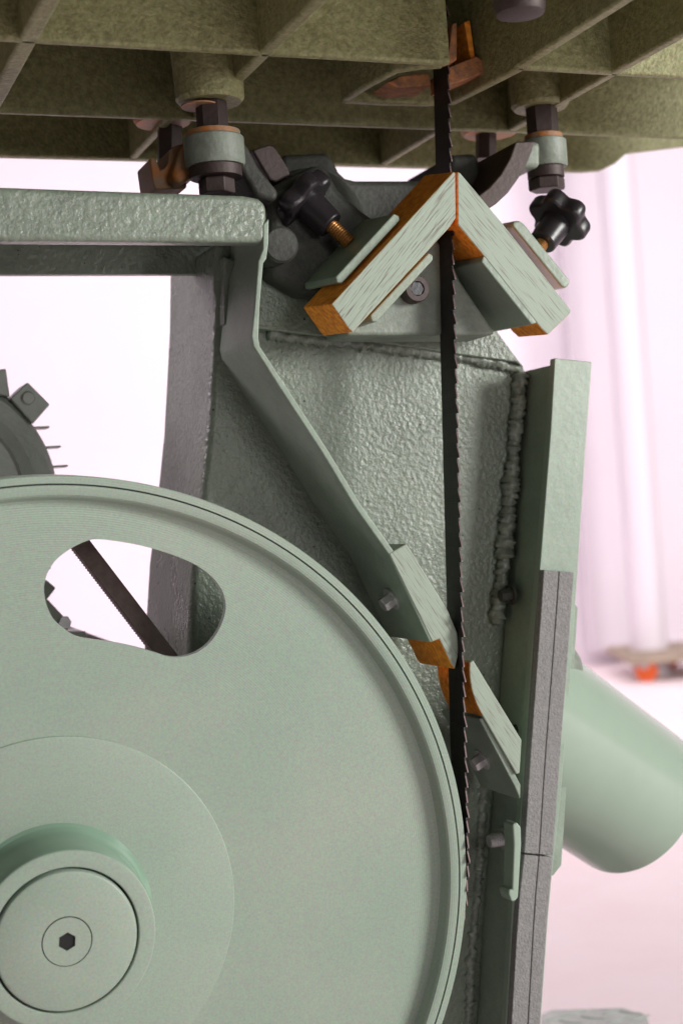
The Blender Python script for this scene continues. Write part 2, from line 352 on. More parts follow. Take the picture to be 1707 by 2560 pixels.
# bolts on the slanted flange and the guide bracket, nuts on the side plate
webn = (PX(806, 1133, 0)-PX(886, 1266, 0)).normalized().cross(YM); webn = webn if webn.x < 0 else -webn
on_plane_bolt(fr, 978, 1498, .032, 21, webn, .009, 'zinc', ph=.1)
for (px, py, d, nm) in [(1276, 1486, .062, 'hex_nut'), (1300, 1826, .05, 'hex_nut')]:
    on_plane_bolt(fr, px, py, d, 19, -XM+Vector((0, 0, .0)), .010, 'cast_dark', name=nm)
c = W(mx(1292, 2100, .05), .055, (PX(1266, 2100, .05)-CAM).z)
nut = mesh_obj('hex_nut', hexagon(c, -XM, .0105, .011, .2), 'motor', fr, bevel=.0006)
mesh_obj('washer', B().cyl(c+XM*.002, c-XM*.0003, .0145), 'motor', nut, bevel=.0004)
mesh_obj('bolt_thread', B().lathe(c-XM*.010, -XM, [(.0052, 0)]+[(.0052 if k % 2 else .0058, .001*k) for k in range(1, 12)]+[(.0048, .013)], 24), 'zinc', nut)
mesh_obj('latch_tab', B().prism([(1281, 2061), (1292, 2056), (1302, 2068), (1303, 2110), (1295, 2244), (1288, 2253), (1278, 2254), (1271, 2236), (1272, 2224), (1280, 2224), (1284, 2110)], .008, .024), 'gloss', fr, bevel=.0024, seg=4)

# foam seals lying on the corner flange
def lerp_edge(e, y):
    for (x0, y0), (x1, y1) in zip(e[:-1], e[1:]):
        if y <= y1: return x0+(x1-x0)*(y-y0)/(y1-y0)
    return e[-1][0]
FL = [(1359, 1424), (1350, 1556), (1324, 1910), (1310, 2139), (1296, 2260), (1278, 2560), (1256, 2900)]
FG = [(1397, 1428), (1388, 1556), (1361, 1910), (1347, 2137), (1336, 2260), (1319, 2560), (1297, 2900)]
FR = [(1434, 1432), (1425, 1556), (1398, 1910), (1382, 2134), (1370, 2260), (1349, 2560), (1328, 2900)]
def foam(y0, y1, label, dz):
    t = thing('foam_seal', label, 'foam seal', PX(1360, (y0+y1)/2, .02), 'foam seals on the door edge')
    ys = [y0+(y1-y0)*k/8 for k in range(9)]
    pl = [(lerp_edge(FL, y), y-3+random.uniform(-.6, .6)) for y in ys]; pg = [(lerp_edge(FG, y), y) for y in ys]; pr = [(lerp_edge(FR, y), y+3) for y in ys]
    mesh_obj('foam_strip', B().prism(pl+[(x-1, y) for x, y in pg[::-1]], .0195+dz, .0276), 'foam', t, bevel=.0008)
    mesh_obj('foam_strip', B().prism([(x+.6, y) for x, y in pg]+pr[::-1], .0205+dz, .0276), 'foam', t, bevel=.0008)
foam(1428, 2136, 'grey foam sealing strip on the door edge, above the black joint', 0)
foam(2140, 2890, 'grey foam sealing strip on the door edge, below the black joint', .0012)

# ------------------------------------------------------------------ dust pipe
ax = camvec(.67, .55, -.50).normalized()
pc = PX(1392, 1868, .115); r_p = .0715
bb = B(); bb.lathe(pc-ax*.10, ax, [(r_p, 0), (r_p, .212), (r_p-.0012, .2135), (r_p-.003, .2125), (r_p-.003, 0), (r_p, 0)], 96, caps=False)
me_o = mesh_obj('dust_pipe', bb, 'gloss')
bm = bmesh.new(); bm.from_mesh(me_o.data)
cut = W(mx(1434, 1640, .05)+.002, 0, 0)-me_o.location
bmesh.ops.bisect_plane(bm, geom=bm.verts[:]+bm.edges[:]+bm.faces[:], plane_co=W(mx(1412, 1900, .05)-.022, .05, 0)-me_o.location, plane_no=XM, clear_inner=True)
bm.to_mesh(me_o.data); bm.free()
tag(me_o, 'wide pale green dust extraction pipe slanting down beside the foam strips', 'pipe')

# ------------------------------------------------------------------ wheel
Rm = Matrix((WX, WY, WZ)).transposed().to_4x4()
wh = thing('saw_wheel', 'large pale green band saw wheel with a kidney-shaped slot and domed hub', 'wheel', WC)
wh.rotation_euler = Rm.to_euler()
def wl_obj(name, prof, mat, parent, n=256, sharp=32):
    bb = B(); bb.loft([bb.ring(Vector((0, y, 0)), (0, 1, 0), max(r, 1e-5), n) for r, y in prof], caps=False)
    return mesh_obj(name, bb, mat, parent, local=True, sharp=sharp)
wl_obj('tyre', [(.3005, .001), (.3008, .0003), (.3055, .0003), (.3062, .0012), (.3062, .036), (.3005, .036), (.3005, .001)], 'wheel', wh)
wl_obj('rim', [(.2996, .03), (.2996, .0006), (.2993, .0002), (.2945, .0002), (.2930, .0008), (.2918, .0022), (.2905, .0085), (.2890, .0112), (.2870, .0124), (.2840, .0127), (.2840, .034), (.2996, .034), (.2996, .03)], 'wheel', wh, sharp=25)
wl_obj('gap_filler', [(.2990, .0016), (.3012, .0016), (.3012, .030), (.2990, .030)], 'black', wh)  # added black ring: closes the tyre gap so it reads dark
slot_px = [(300, 1250), (345, 1205), (430, 1150), (520, 1117), (620, 1122), (760, 1145), (880, 1175), (1000, 1215), (1090, 1255), (1170, 1310), (1225, 1370), (1255, 1430), (1265, 1500), (1245, 1580), (1210, 1650), (1160, 1710), (1090, 1755), (1010, 1775), (940, 1772), (870, 1750), (800, 1730), (700, 1705), (600, 1688), (480, 1672), (420, 1655), (360, 1615), (300, 1560), (265, 1490), (250, 1420), (250, 1370), (265, 1310)]
def to_wheel(px, py, off):
    r = ray(px, py); q = WC+WY*off
    p = CAM + r*((q-CAM).dot(WY)/r.dot(WY)) - q
    return p.dot(WX), p.dot(WZ)
slot = [to_wheel(x/2.24, y/2.24+850, .0128) for x, y in slot_px]
def catmull(p, k=4):
    out = []; n = len(p)
    for i in range(n):
        a, b, c, d = (Vector(p[(i+j) % n]) for j in (-1, 0, 1, 2))
        for s in range(k):
            t = s/k; out.append(tuple(.5*((2*b)+(c-a)*t+(2*a-5*b+4*c-d)*t*t+(3*b-a-3*c+d)*t**3)))
    return out
slot = catmull(slot)
def filled(name, loops, y0, y1, mat, parent, bev=0.):
    cu = bpy.data.curves.new(name, 'CURVE'); cu.dimensions = '2D'; cu.fill_mode = 'BOTH'; cu.extrude = (y1-y0)/2
    for lp in loops:
        sp = cu.splines.new('POLY'); sp.points.add(len(lp)-1); sp.use_cyclic_u = True
        for q, (x, z) in zip(sp.points, lp): q.co = (x, z, 0, 1)
    tmp = bpy.data.objects.new('tmp', cu); COL.objects.link(tmp)
    me = bpy.data.meshes.new_from_object(tmp.evaluated_get(bpy.context.evaluated_depsgraph_get()))
    bpy.data.objects.remove(tmp); bpy.data.curves.remove(cu)
    for v in me.vertices: x, z, q = v.co; v.co = (x, (y0+y1)/2-q, z)
    me.name = name
    bm = bmesh.new(); bm.from_mesh(me); bmesh.ops.remove_doubles(bm, verts=bm.verts, dist=1e-6); bmesh.ops.recalc_face_normals(bm, faces=bm.faces); bm.to_mesh(me); bm.free()
    me.materials.clear(); me.materials.append(M[mat])
    me.polygons.foreach_set('use_smooth', [True]*len(me.polygons)); me.set_sharp_from_angle(angle=R(32))
    o = bpy.data.objects.new(name, me); COL.objects.link(o); o.parent = parent
    return o
def circ(r, n=200): return [(r*math.cos(2*math.pi*i/n), r*math.sin(2*math.pi*i/n)) for i in range(n)]
def rot(lp, a): return [(x*math.cos(a)-z*math.sin(a), x*math.sin(a)+z*math.cos(a)) for x, z in lp]
filled('disc', [circ(.2845), slot, rot(slot, R(120)), rot(slot, R(240)), circ(.055, 96)], .0126, .0185, 'wheel', wh)
wl_obj('slot_ring', [(.06, .0112), (.1262, .0112), (.1272, .0115), (.1279, .0130)], 'wheel', wh)
hub = wl_obj('hub', [(.0712, .0121), (.0682, .0114), (.0655, .0095), (.0636, .0065), (.0625, .002), (.0619, -.006), (.0612, -.022), (.0606, -.0280), (.0600, -.0300)], 'hub_gloss', wh, sharp=22)
wl_obj('hub_face', [(.0600, -.0300), (.0594, -.0307), (.0582, -.031), (.0492, -.031), (.0486, -.0304), (.0486, -.018)], 'wheel', hub)
wl_obj('hub_gap', [(.0486, -.0185), (.0001, -.0185)], 'black', hub, 96)
cap = wl_obj('hub_cap', [(.0470, -.0185), (.0470, -.0312), (.0462, -.0326), (.0448, -.0332), (.0168, -.0332), (.0166, -.0322)], 'wheel', wh)
hexl = [(.0062*math.cos(R(60*i+28)), .0062*math.sin(R(60*i+28))) for i in range(6)]
bolt = filled('axle_bolt', [circ(.0160, 96), hexl], -.0334, -.024, 'wheel', wh)
filled('socket', [[(x*1.1, z*1.1) for x, z in hexl]], -.0275, -.0262, 'socket', bolt)
bt = B().add([(.0168*math.cos(R(3.75*i)), -.0322, .0168*math.sin(R(3.75*i))) for i in range(96)], [tuple(range(96))])
mesh_obj('bolt_recess', bt, 'black', cap, local=True)

# ------------------------------------------------------------------ blade
r_b = .3066
Ttop = PX(1104, -260, -.004)
tw = Vector(((Ttop-WC).dot(WX), (Ttop-WC).dot(WZ)))
# choose the straight run through the traced tooth line, then round the wheel
P1 = PX(1137, 925, -.004); P2 = PX(1159, 2030, -.004)
path = []; straight_n = 150
Ptop = P1+(P1-P2)*.95
arc = [(math.cos(R(a)), math.sin(R(a))) for a in range(4, -80, -2)]
arcp = [WC+WX*(r_b*c)+WZ*(r_b*s)-WY*(.004-.0085*min(1, max(0, (4-a)/14))) for (c, s), a in zip(arc, range(4, -80, -2))]
line_end = arcp[0]
path = [Ptop.lerp(line_end, k/40) for k in range(40)]+arcp
acc = [0.]
for a, b in zip(path[:-1], path[1:]): acc.append(acc[-1]+(b-a).length)
def at(s):
    s = min(max(s, 0), acc[-1]-1e-6)
    for i in range(len(acc)-1):
        if acc[i+1] >= s:
            t = (s-acc[i])/(acc[i+1]-acc[i]); return path[i].lerp(path[i+1], t), (path[i+1]-path[i]).normalized()
PITCH, DEEP, WID, TH = .0113, .0034, .0275, .0011
bb = B(); tb = B(); s = .001; k = 0; prev = None; rings = []
while s < acc[-1]-PITCH:
    for ds, dy in ((0, DEEP), (.25, DEEP*.9), (.88, .0002), (.985, 0)):
        p, t = at(s+PITCH*ds); ax_ = YM.lerp(WY, min(1, (s/acc[-1])*1.2)).normalized(); nrm = ax_.cross(t).normalized()
        st = ((k % 3)-1)*.0005*(1-dy/DEEP)
        fr_p = p+ax_*dy+nrm*st; bk = p+ax_*WID
        rings.append([fr_p+nrm*TH*.5, bk+nrm*TH*.5, bk-nrm*TH*.5, fr_p-nrm*TH*.5])
    # ground tooth face
    s += PITCH; k += 1
bb.loft(rings)
# teeth edges (the narrow front faces) carry ground steel
nr = len(rings); idx = []
for i in range(nr-1):
    for j in range(4): idx.append(1 if j == 3 and i % 4 in (1, 2) else 0)
bb.mi = idx+[0, 0]
bl = mesh_obj('saw_blade', bb, ['blade', 'tooth'], smooth=False)
tag(bl, 'narrow dark band saw blade with hooked teeth running down onto the wheel', 'saw blade')

# ------------------------------------------------------------------ lower guide
def block(name, front, back, d1, d2, paint, label, bev=.0012, raw=None):
    b_ = B().prism(front, d1, d2, back, 0, 1)
    if raw is not None:
        for i in range(len(front)): b_.mi[2+i] = 1 if i in raw else 0
    o = mesh_obj(name, b_, [paint, 'wood'], bevel=bev); return tag(o, label, 'guide block', 'wooden blade guide blocks')
fpoly = [(1016, 1358), (1120, 1526), (1143, 1582), (1149, 1625), (1137, 1674), (1128, 1662), (1097, 1598), (1080, 1605), (972, 1384)]
block('guide_block', fpoly, None, .0005-.0012, .062, 'wood_paint_c', 'wooden block bolted along the slanted flange, its pointed tip touching the blade beside the wheel', raw=(2, 3, 4, 5, 6))
def arc_pts(p0, p1, bulge, n=8):
    a, b_ = Vector(p0), Vector(p1); m = (a+b_)/2; nn = Vector((b_.y-a.y, a.x-b_.x)).normalized()*bulge
    return [tuple(a.lerp(b_, t)+nn*(4*t*(1-t))) for t in [i/n for i in range(n+1)]]
conc = arc_pts((1206, 1790), (1173, 1656), 11)
block('guide_block', [(1183, 1650), (1304, 1850), (1299, 1934), (1290, 1936)]+conc, None, -.002, .055, 'wood_paint_c', 'wooden block with a hollowed orange end right of the blade, low beside the foam strip', raw=tuple(range(4, 12)))
gb = thing('lower_guide_bracket', 'green angle bracket carrying the hollowed lower guide block beside the wheel', 'bracket', PX(1240, 1900, .03))
mesh_obj('plate', B().prism([(1197, 1797), (1209, 1794), (1290, 1940), (1301, 1962), (1300, 2000), (1285, 1965)], .001, .068), 'paint_plate', gb, bevel=.001)
pn = (PX(1197, 1797, 0)-PX(1285, 1965, 0)).normalized().cross(YM); pn = pn if pn.x < 0 else -pn
on_plane_bolt(gb, 1204, 1899, .036, 20, pn, .009, 'zinc', ph=.2)

# ------------------------------------------------------------------ upper guide
def off(poly, dx, dy): return [(x+dx, y+dy) for x, y in poly]
GF = -.020
lf = [(1133, 429), (1138, 432), (1139, 545), (1126, 566), (882, 831), (872, 822), (829, 760)]
block('guide_block', lf, off(lf, -72, 9), GF, GF+.048, 'wood_paint_a', 'left arm of the wooden chevron under the table, strongly grained and orange ended', .0016)
rf = [(1142, 430), (1150, 431), (1256, 558), (1428, 776), (1423, 786), (1369, 838), (1352, 822), (1202, 632), (1143, 562)]
rb_ = off(rf, -74, 6)
block('guide_block', rf, rb_, GF+.0006, GF+.05, 'wood_paint_b', 'right arm of the wooden chevron under the table, faintly grained with orange lower edge', .0016)
ug = thing('upper_guide_bracket', 'green cast guide bracket clamping the wooden chevron blocks, with two black knobs', 'bracket', PX(1050, 800, .03))
def plate(name, poly, d1, d2, sh, mat='paint_plate', bev=.0012):
    return mesh_obj(name, B().prism(poly, d1, d2, off(poly, *sh)), mat, ug, bevel=bev)
plate('clamp_plate', [(984, 534), (998, 540), (999, 552), (855, 709), (842, 707), (839, 692)], -.012, .05, (-80, 16))
plate('clamp_plate', [(1071, 632), (1082, 638), (1082, 650), (941, 805), (929, 804), (925, 788)], -.012, .045, (-60, 20))
plate('clamp_plate', [(1207, 639), (1219, 642), (1345, 794), (1342, 808), (1327, 811), (1203, 655)], -.019, .05, (-95, 19))
plate('clamp_plate', [(1281, 553), (1298, 551), (1311, 562), (1422, 699), (1424, 710), (1412, 722), (1402, 716), (1280, 566)], -.012, .05, (-40, 8), bev=.0022)
mesh_obj('body', B().prism([(1060, 560), (1125, 640), (1150, 700), (1240, 834), (1220, 838), (868, 838), (860, 800), (930, 700), (1000, 600)], .018, .06), 'cast_grey', ug, bevel=.003, seg=3)
c = PX(1036, 724, .012)
hd = mesh_obj('socket_screw', B().lathe(c+YM*.02, -YM, [(.0104, 0), (.0104, .024), (.0096, .0255), (.0058, .0255), (.0052, .0245), (.0052, .018), (.0001, .018)], 40), 'steel_dark', ug)
mesh_obj('socket', B().lathe(c-YM*.0036, -YM, [(.0055, 0), (.0055, .001)], 6), 'socket', hd)

def star_knob(px, py, d, ax, r, head_at, label, lobes=6, thread_px=None):
    ax = Vector(ax).normalized(); hc = PX(px, py, d); root = ug
    e = ax.orthogonal().normalized(); q = ax.cross(e)
    n = 72; prof = [(0, .90), (.0012, .97), (.003, 1.0), (.011, 1.0), (.0135, .96), (.0145, .86)]
    bb = B(); rings = []
    for h, k in prof:
        ring = []
        for i in range(n):
            a = 2*math.pi*i/n
            rr = r*k*(1-.20*(0.5-0.5*math.cos(lobes*a))**1.2)
            ring.append(hc+ax*(h-.007)+e*(rr*math.cos(a+.3))+q*(rr*math.sin(a+.3)))
        rings.append(ring)
    bb.loft(rings)
    kn = mesh_obj('star_knob', bb, 'plastic', root)
    mesh_obj('knob_neck', B().lathe(hc-ax*.006, -ax, [(.0130, 0), (.0126, .006), (.0112, .0235), (.0104, .0245), (.0065, .0248)], 40), 'plastic', kn)
    mesh_obj('thread', B().lathe(hc-ax*.030, -ax, [(.0050 if k % 2 else .0057, .0010*k) for k in range(22)], 28), 'brass', kn)
    return kn
star_knob(757, 498, .045, camvec(-.70, .14, .68), .0262, 0, None)
star_knob(1398, 545, .03, camvec(.52, .42, .74), .0262, 0, None)

# ------------------------------------------------------------------ trunnion under the table
tr = thing('table_trunnion', 'dark cast trunnion with bolted lugs holding up the saw table', 'trunnion', PX(950, 640, .12))
mesh_obj('cradle', B().prism([(640, 560), (690, 470), (700, 420), (705, 384), (812, 379), (826, 386), (838, 402), (850, 428), (866, 443), (890, 449), (1120, 449), (1125, 384), (1195, 380), (1215, 470), (1190, 640), (1200, 780), (760, 780), (640, 690)], .085, .18), 'cast_dark', tr, bevel=.006, seg=3)
# front boss of the cradle (rounded nose that carries the guide arm)
c = PX(780, 560, .085); bb = B()
bb.lathe(c+YM*.01, (-YM+Vector((-.05, 0, .1))), [(.050, 0), (.049, .006), (.044, .014), (.036, .022), (.028, .028), (.0, .03)], 48)
mesh_obj('cradle_boss', bb, 'cast_dark', tr, sharp=60)
c0 = PX(705, 575, .03)
mesh_obj('pivot_pin', B().lathe(PX(706, 600, .02)+YM*.06, -YM+Vector((0, 0, -.05)), [(.0138, 0), (.0138, .056), (.0120, .058), (0, .0585)], 40), 'cast_dark', tr)
# shoulder plate with slanted edge
mesh_obj('cradle_arm', B().prism([(672, 468), (800, 402), (826, 422), (850, 470), (905, 520), (960, 560), (880, 700), (800, 740), (752, 735), (662, 681), (668, 560)], .048, .09), 'cast_dark', tr, bevel=.009, seg=4)
# arcs
mesh_obj('trunnion_arc', B().prism([(630, 374), (672, 360), (684, 362), (700, 384), (722, 420), (728, 436), (690, 456), (676, 450), (655, 418)], .055, .11), 'steel_dark', tr, bevel=.002)
arcp_ = [(1337, 352), (1330, 378), (1318, 408), (1296, 446), (1270, 482), (1240, 510), (1218, 524), (1196, 505), (1196, 488), (1222, 468), (1250, 436), (1272, 398), (1284, 366), (1288, 354)]
mesh_obj('trunnion_arc', B().prism(arcp_, .03, .12), 'steel_dark', tr, bevel=.0015)
def pxr(n_px, d, px): # pixels to metres at this depth
    r = ray(px, 800); return n_px*((D0+d)/r.dot(YM))/F
def stack(px, d, lugz, lugr, label_mat, yy, parent=tr, lug=True):
    # yy: boss bottom, nut bottom, washer, lug top, lug bottom, washer2 bottom, nut bottom
    def z(y): return (PX(px, y, d)-CAM).z
    x = mx(px, yy[0], d)
    def C(y): return W(x, d, z(y))
    o = mesh_obj('bolt_shank', hexagon(C(yy[1]), ZM, pxr(40, d, px), z(yy[0])-z(yy[1])+.004, .25), 'steel_dark', parent, bevel=.0005)
    mesh_obj('washer', B().cyl(C(yy[2]), C(yy[1]), pxr(lugr-8, d, px), 40), 'rust_cast', o, bevel=.0006)
    if lug:
        mesh_obj('lug', B().lathe(C(yy[3]), ZM, [(pxr(lugr-3, d, px), 0), (pxr(lugr, d, px), .002), (pxr(lugr, d, px), z(yy[2])-z(yy[3])-.001), (pxr(lugr-3, d, px), z(yy[2])-z(yy[3]))], 48), label_mat, parent)
    mesh_obj('washer', B().cyl(C(yy[4]), C(yy[3]), pxr(lugr-10, d, px), 40), 'steel_dark', o, bevel=.0006)
    mesh_obj('hex_nut', hexagon(C(yy[5]), ZM, pxr(46, d, px), z(yy[4])-z(yy[5]), .25), 'steel_dark', parent, bevel=.0006)
stack(528, .035, 0, 76, 'cast_grey', (262, 330, 345, 418, 446, 486))
mesh_obj('lug_arm', B().prism([(1300, 354), (1352, 352), (1352, 419), (1308, 419), (1270, 470), (1240, 470)], .04, .10), 'cast_grey', tr, bevel=.005, seg=4)
stack(1352, .055, 0, 56, 'cast_grey', (270, 338, 352, 420, 446, 476))
mesh_obj('lug_arm', B().prism([(520, 347), (604, 349), (622, 366), (650, 420), (700, 480), (690, 505), (640, 490), (600, 420), (520, 417)], .026, .075), 'cast_dark', tr, bevel=.006, seg=4)
mesh_obj('lug_bridge', B().prism([(452, 372), (470, 356), (500, 352), (520, 420), (500, 428), (468, 452), (446, 462), (430, 440)], .045, .10), 'rust_cast', tr, bevel=.004, seg=3)
mesh_obj('rear_lug', B().prism([(375, 398), (382, 391), (392, 398), (401, 424), (412, 420), (421, 406), (424, 375), (436, 365), (458, 358), (466, 372), (468, 470), (390, 474), (384, 462)], .06, .10), 'rust_cast', tr, bevel=.0025)
mesh_obj('bolt_shank', B().cyl(PX(425, 420, .155), PX(425, 318, .155), .011, 6), 'steel_dark', tr, bevel=.0006)
mesh_obj('bolt_shank', B().cyl(PX(1214, 400, .155), PX(1214, 335, .155), .0095, 6), 'steel_dark', tr, bevel=.0006)

# ------------------------------------------------------------------ table
tb_ = thing('saw_table', 'olive cast iron saw table seen from below with crossing ribs and round bosses', 'table', PX(850, 150, .05))
x0r, d0r = MP(860, 145, 1.0); H = None
# height of the rib bottoms above the camera from the front rib at depth -.045
r_ = ray(860, 145); t_ = (D0-.045)/r_.dot(YM); H = (r_*t_).z
def rib_x(pts, top, w, nm='cross_rib'):            # rib running across, traced along its bottom edge
    a = [MP(x, y, H) for x, y in pts]; dd = sum(p[1] for p in a)/len(a)
    return dd
TOP = H+.085; E_ = .35
d1_ = -.045; d2_ = sum(MP(x, y, H)[1] for x, y in [(357, 300), (860, 318), (1386, 322)])/3; d3_ = sum(MP(x, y, H)[1] for x, y in [(373, 406), (850, 414), (1400, 418)])/3
print('rib depths', d1_, d2_, d3_, 'H', H)
def rib_y(px, py, da, db, w=.0085, h=H, nm='depth_rib'):
    x, d = MP(px, py, H)
    return mesh_obj(nm, B().box(x-w/2, x+w/2, da, db, h, TOP), 'cast', tb_, bevel=.0026, seg=4)
XL, XR = -.47, .95
mesh_obj('table_top', B().box(XL, XR, -.21, d3_+.012, TOP-.001, TOP+.02), 'cast', tb_, bevel=.003)
xs_l = MP(1110, 172, H)[0]; xs_r = MP(1318, 160, H)[0]
mesh_obj('cross_rib', B().box(XL, xs_l, d1_, d1_+.008, H, TOP), 'cast', tb_, bevel=.0028, seg=4)
mesh_obj('cross_rib', B().box(xs_r-.004, XR, d1_, d1_+.008, H, TOP), 'cast', tb_, bevel=.0028, seg=4)
mesh_obj('cross_rib', B().box(XL, XR, d2_, d2_+.007, H, TOP), 'cast', tb_, bevel=.002, seg=3)
edge = [MP(x, y, H)[0] for x, y in [(1479, 418), (1540, 414), (1620, 395), (1707, 372)]]
zz = [0, .002, .009, .020, .066]
xe = edge+[edge[-1]+.35]
bb = B(); prof = [(XL, H), *[(x, H+z) for x, z in zip(xe, zz)], (xe[-1], TOP), (XL, TOP)]
fa = [W(x, d3_, z) for x, z in prof]; bk = [W(x, d3_+.01, z) for x, z in prof]; bb.loft([fa, bk])
mesh_obj('skirt_rib', bb, 'cast', tb_, bevel=.002, seg=3)
rib_y(75, 100, -.21, d2_, .0125)
rib_y(664, 137, -.21, d2_, .010)
rib_y(1318, 160, -.21, d1_+.001, .010)
rib_y(1552, 177, -.21, d2_, .009)
rib_y(395, 335, d2_+.004, d3_, .007)
rib_y(1062, 352, d2_+.004, d3_, .007)
# walls round the blade opening
def wall_strip(pts, w, nm='throat_wall', top=TOP):
    q = [Vector(MP(x, y, H)) for x, y in pts]; L_, R_ = [], []
    for i, p in enumerate(q):
        t = (q[min(i+1, len(q)-1)]-q[max(i-1, 0)]).normalized(); n = Vector((-t.y, t.x))*w/2; L_.append(p+n); R_.append(p-n)
    pl = L_+R_[::-1]
    bb = B(); bb.loft([[W(p.x, p.y, H) for p in pl], [W(p.x, p.y, top) for p in pl]])
    return mesh_obj(nm, bb, 'cast', tb_, bevel=.0022, seg=3)
wall_strip([(1106, 170), (1050, 173), (987, 183), (920, 218), (862, 254)], .0075)
wall_strip([(858, 256), (960, 262), (1070, 264), (1130, 261), (1232, 210), (1318, 166)], .009)
# blade opening insert
ti = thing('throat_insert', 'orange brown slotted insert around the blade where it passes the table', 'insert', W(MP(1130, 200, H)[0], .03, H+.03))
xb = MP(1150, 215, H)[0]
mesh_obj('insert_block', B().prism([(1118, 214), (1116, 170), (1190, 140), (1207, 150), (1212, 182)], .0, .03), 'rust', ti, bevel=.001)
mesh_obj('insert_rail', B().prism([(1160, 55), (1174, 50), (1187, 146), (1176, 148)], .004, .03), 'wood', ti, bevel=.0006)
mesh_obj('insert_cheek', B().prism([(1118, 158), (1130, 60), (1142, 55), (1142, 150)], -.012, .0), 'rust', ti, bevel=.001)
mesh_obj('insert_back', B().prism([(1100, 215), (1130, 20), (1200, 20), (1222, 190)], .04, .05), 'rust_cast', ti, bevel=.001)
mesh_obj('insert_tongue', B().prism([(965, 205), (1000, 188), (1075, 180), (1080, 214), (1000, 220)], .02, .05), 'rust', ti, bevel=.002)
# bosses
def boss(px, py, d, r, zb, mat='cast', skew=0.):
    x = mx(px, py, d); z = (PX(px, py, d)-CAM).z
    return mesh_obj('boss', B().lathe(W(x, d, z), ZM, [(r*.25, .0012), (r*.9, .0), (r, .003), (r*1.02, .02), (r*1.12, .06), (r*1.15, TOP-z)], 48), mat, tb_, sharp=30)
boss(526, 258, .035, .0255, 0)
mesh_obj('boss_rust', B().lathe(W(mx(500, 266, .035), .035, (PX(500, 266, .035)-CAM).z-.0004), ZM, [(.014, 0), (.014, .001)], 24), 'rust_cast', tb_)
boss(1350, 272, .055, .024, 0)
boss(408, 310, d2_+.03, .024, 0, 'rust_cast')
boss(1225, 336, d2_+.03, .026, 0, 'rust_cast')
c = PX(1300, 40, -.16)
sb = mesh_obj('stop_bolt', B().lathe(c, ZM, [(.012, 0), (.0158, .0012), (.0172, .005), (.0172, .06)], 40), 'steel_dark', tb_, sharp=40)

# ------------------------------------------------------------------ motor and belt behind the wheel
MD = .26
mo = thing('motor', 'grey green finned electric motor partly hidden behind the saw wheel', 'motor', PX(-170, 1245, MD))
mc = PX(-170, 1245, MD); px2m = pxr(1, MD, -170)
RM = 316*px2m
mesh_obj('housing', B().lathe(mc, YM, [(RM*.99, .004), (RM, .006), (RM, .30)], 96), 'motor', mo, sharp=40)
bb = B(); bb.lathe(mc, -YM, [(RM*.985, -.004), (RM*.985, .004), (RM*.94, .010), (RM*.80, .012), (RM*.79, .010), (.0001, .008)], 96)
mesh_obj('end_shield', bb, 'motor', mo)
mesh_obj('shield_ring', B().lathe(mc-YM*.0095, -YM, [(RM*.80, 0), (RM*.80, .006), (RM*.70, .009), (RM*.68, .004)], 96), 'motor', mo)
for dy in (-290, -245, -205, -167, -115, -64, 0, 50, 100, 146, 198, 245):
    h = abs(dy); xx = math.sqrt(max(316**2-h*h, 1))
    a = PX(-170, 1245+dy, MD); p0 = mc+XM*(xx*px2m*.98)+ZM*(-dy*px2m); p1 = mc+XM*((xx+44)*px2m)+ZM*(-dy*px2m)
    bb = B(); t = .0009
    bb.add([p+ZM*s*t+YM*q for q in (.012, .03) for p, s in ((p0, 1), (p1, 1), (p1, -1), (p0, -1))], [(0, 1, 2, 3), (7, 6, 5, 4), (0, 4, 5, 1), (1, 5, 6, 2), (2, 6, 7, 3), (3, 7, 4, 0)])
    mesh_obj('cooling_fin', bb, 'motor', mo, bevel=.0004)
def lug(poly, bx):
    l = mesh_obj('mount_lug', B().prism(poly, MD-.012, MD+.03), 'motor', mo, bevel=.0012)
    if bx: mesh_obj('lug_bolt', B().lathe(PX(*bx, MD-.011), -YM, [(.0062, 0), (.0060, .002), (.0052, .0026), (.0052, .0045), (.0046, .0052)], 32), 'motor', l)
lug([(27, 996), (70, 955), (126, 1011), (83, 1060)], (70, 996))
lug([(-40, 930), (16, 921), (26, 992), (-10, 985)], None)
lug([(90, 1450), (118, 1450), (141, 1470), (118, 1500), (90, 1520)], None)
lug([(60, 1480), (122, 1500), (180, 1562), (160, 1590), (60, 1570)], None)
mesh_obj('motor_foot', B().prism([(40, 1580), (216, 1578), (218, 1600), (180, 1720), (40, 1720)], MD-.005, MD+.05), 'motor', mo, bevel=.001)
mesh_obj('foot_bolt', hexagon(PX(160, 1556, MD-.012), -YM, .006, .005), 'zinc', mo, bevel=.0003)
# slanting foot rail behind
rail = mesh_obj('motor_rail', B().prism([(160, 1560), (300, 1612), (420, 1660), (420, 1720), (160, 1640)], MD+.06, MD+.09), 'grey', bevel=.002)
tag(rail, 'pale slanting motor mounting rail glimpsed through the wheel slot', 'rail')
wb = thing('drive_belt', 'dark brown cogged drive belt slanting across the wheel slot', 'belt', PX(310, 1490, .14))
A0, A1 = Vector((80, 1200)), Vector((520, 1775)); dirp = (A1-A0).normalized(); nrp = Vector((dirp.y, -dirp.x))
mesh_obj('belt_band', B().prism([tuple(A0+nrp*24), tuple(A1+nrp*24), tuple(A1-nrp*20), tuple(A0-nrp*20)], .05, .062), 'belt', wb, bevel=.0008)
bb = B(); Ln = (A1-A0).length; k = 4
cg = None
while k < Ln-8:
    c = A0+dirp*k-nrp*19.5
    bb.prism([tuple(c), tuple(c-nrp*2.5+dirp*1), tuple(c-nrp*2.5+dirp*3.5), tuple(c+dirp*4.5)], .0505, .0615); k += 8
mesh_obj('belt_cogs', bb, 'belt', wb, smooth=False)

